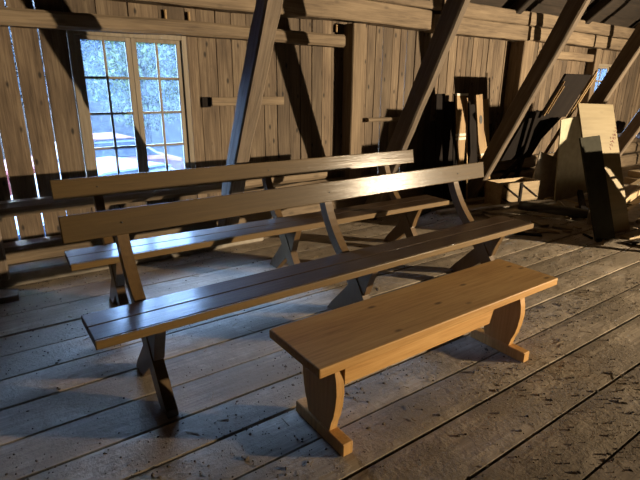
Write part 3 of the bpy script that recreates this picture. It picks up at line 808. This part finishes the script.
for k in range(150):
    x = rs.uniform(0, 6.0); y = rs.uniform(0.6, 3.9); a = rs.uniform(0, 3.14); L_ = rs.uniform(0.02, 0.07)
    box(bm, -L_ / 2, L_ / 2, -0.0012, 0.0012, 0.0, 0.0025, 0, mtx=Matrix.Translation((x, y, 0.0005)) @ Matrix.Rotation(a, 4, 'Z'))
o = finish('straw_bits', bm, M['lumber_x']); tag(o, 'pale straw and splinters scattered over the floor boards', 'debris', kind='stuff')

# ================================================================= OUTSIDE THE WINDOW
bm = bmesh.new(); box(bm, -60, 60, 4.8, 90, -1.40, -1.20, 0)
o = finish('ground', bm, plain('dark_gravel', (0.004, 0.004, 0.004), 0.9, bump=0.3, spec=0.0)); o['kind'] = 'structure'
def foliage_mat(name, col):
    return plain(name, col, 0.9, var=0.5, bscale=4, spec=0.05)
F = [foliage_mat('leaf_green', (0.006, 0.009, 0.003)), foliage_mat('leaf_blue_green', (0.005, 0.0075, 0.009)), foliage_mat('leaf_yellow_green', (0.017, 0.021, 0.005))]
bark = plain('bark', (0.004, 0.0035, 0.003), 0.9, spec=0.0)
def tree(x, y, h, r, mi, seed, label):
    root = empty('leafy_tree', (x, y, -1.2)); tag(root, label, 'tree', None)
    rs = random.Random(seed); bm = bmesh.new()
    for k in range(3600):
        u, v = rs.uniform(0, 6.283), math.acos(rs.uniform(-1, 1)); rr = r * (rs.random() ** 0.4)
        c = Vector((math.cos(u) * math.sin(v) * rr, math.sin(u) * math.sin(v) * rr, h * 0.6 + math.cos(v) * rr * h * 0.42 / r))
        e = Euler((rs.uniform(0, 6), rs.uniform(0, 6), rs.uniform(0, 6))).to_matrix(); s = rs.uniform(0.05, 0.13)
        vv = [bm.verts.new(c + e @ Vector(p) * s) for p in ((-1, 0, 0), (0, -.5, .1), (1, 0, 0), (0, .5, .1))]
        bm.faces.new(vv)
    finish('crown', bm, F[mi], root)
    finish('trunk', round_log_bm(h * 0.7, 0.13, 10, 10, axis='Z', seed=seed), bark, root)
tree(5.3, 19, 5.2, 2.0, 2, 1, 'yellow-green tree seen through the right sash of the large window')
tree(2.4, 24, 7.0, 2.2, 1, 2, 'green tree seen through the left edge of the large window')
tree(10.4, 24, 7.5, 2.8, 1, 3, 'bluish green tree seen at the right edge of the large window')
tree(9.5, 38, 11, 4.6, 1, 4, 'tall hazy tree behind the others seen through the large window')
tree(30, 15, 7, 3.0, 0, 5, 'tree outside the small far window')

def car(x, y, rz, body, roofm, label):
    root = empty('parked_car', (x, y, -1.2), (0, 0, rz)); tag(root, label, 'car')
    bm = bmesh.new()
    side = [(-2.1, 0.35), (-2.15, 0.75), (-1.9, 0.95), (-0.9, 1.02), (1.5, 1.02), (2.05, 0.9), (2.12, 0.4), (2.0, 0.28), (-2.0, 0.28)]
    prism(bm, side, -0.85, 0.85, 'XZ', 0.08); finish('car_body', bm, body, root)
    bm = bmesh.new()
    prism(bm, [(-0.85, 1.0), (-0.25, 1.42), (1.0, 1.42), (1.6, 1.0)], -0.72, 0.72, 'XZ', 0.05); finish('cabin_glass', bm, plain('car_glass', (0.004, 0.006, 0.01), 0.4, spec=0.1), root)
    bm = bmesh.new(); prism(bm, [(-0.28, 1.42), (-0.1, 1.47), (0.9, 1.47), (1.05, 1.42)], -0.7, 0.7, 'XZ', 0.02); finish('car_roof', bm, roofm, root)
    for sx_ in (-1.3, 1.3):
        for sy_ in (-0.8, 0.8):
            bm = bmesh.new(); bmesh.ops.create_cone(bm, cap_ends=True, segments=20, radius1=0.32, radius2=0.32, depth=0.2, matrix=Matrix.Translation((sx_, sy_, 0.32)) @ Matrix.Rotation(R(90), 4, 'X'))
            finish('wheel', bm, M['black'], root)
car(1.15, 7.6, R(22), plain('blue_car_paint', (0.006, 0.016, 0.034), 0.5, spec=0.06), plain('blue_car_roof', (0.006, 0.016, 0.034), 0.5, spec=0.06), 'blue car parked just outside the large window')
car(1.9, 12.2, R(6), plain('red_car_paint', (0.030, 0.009, 0.009), 0.6, spec=0.03), plain('red_car_roof', (0.030, 0.009, 0.009), 0.6, spec=0.03), 'red car parked behind the blue one outside the large window')
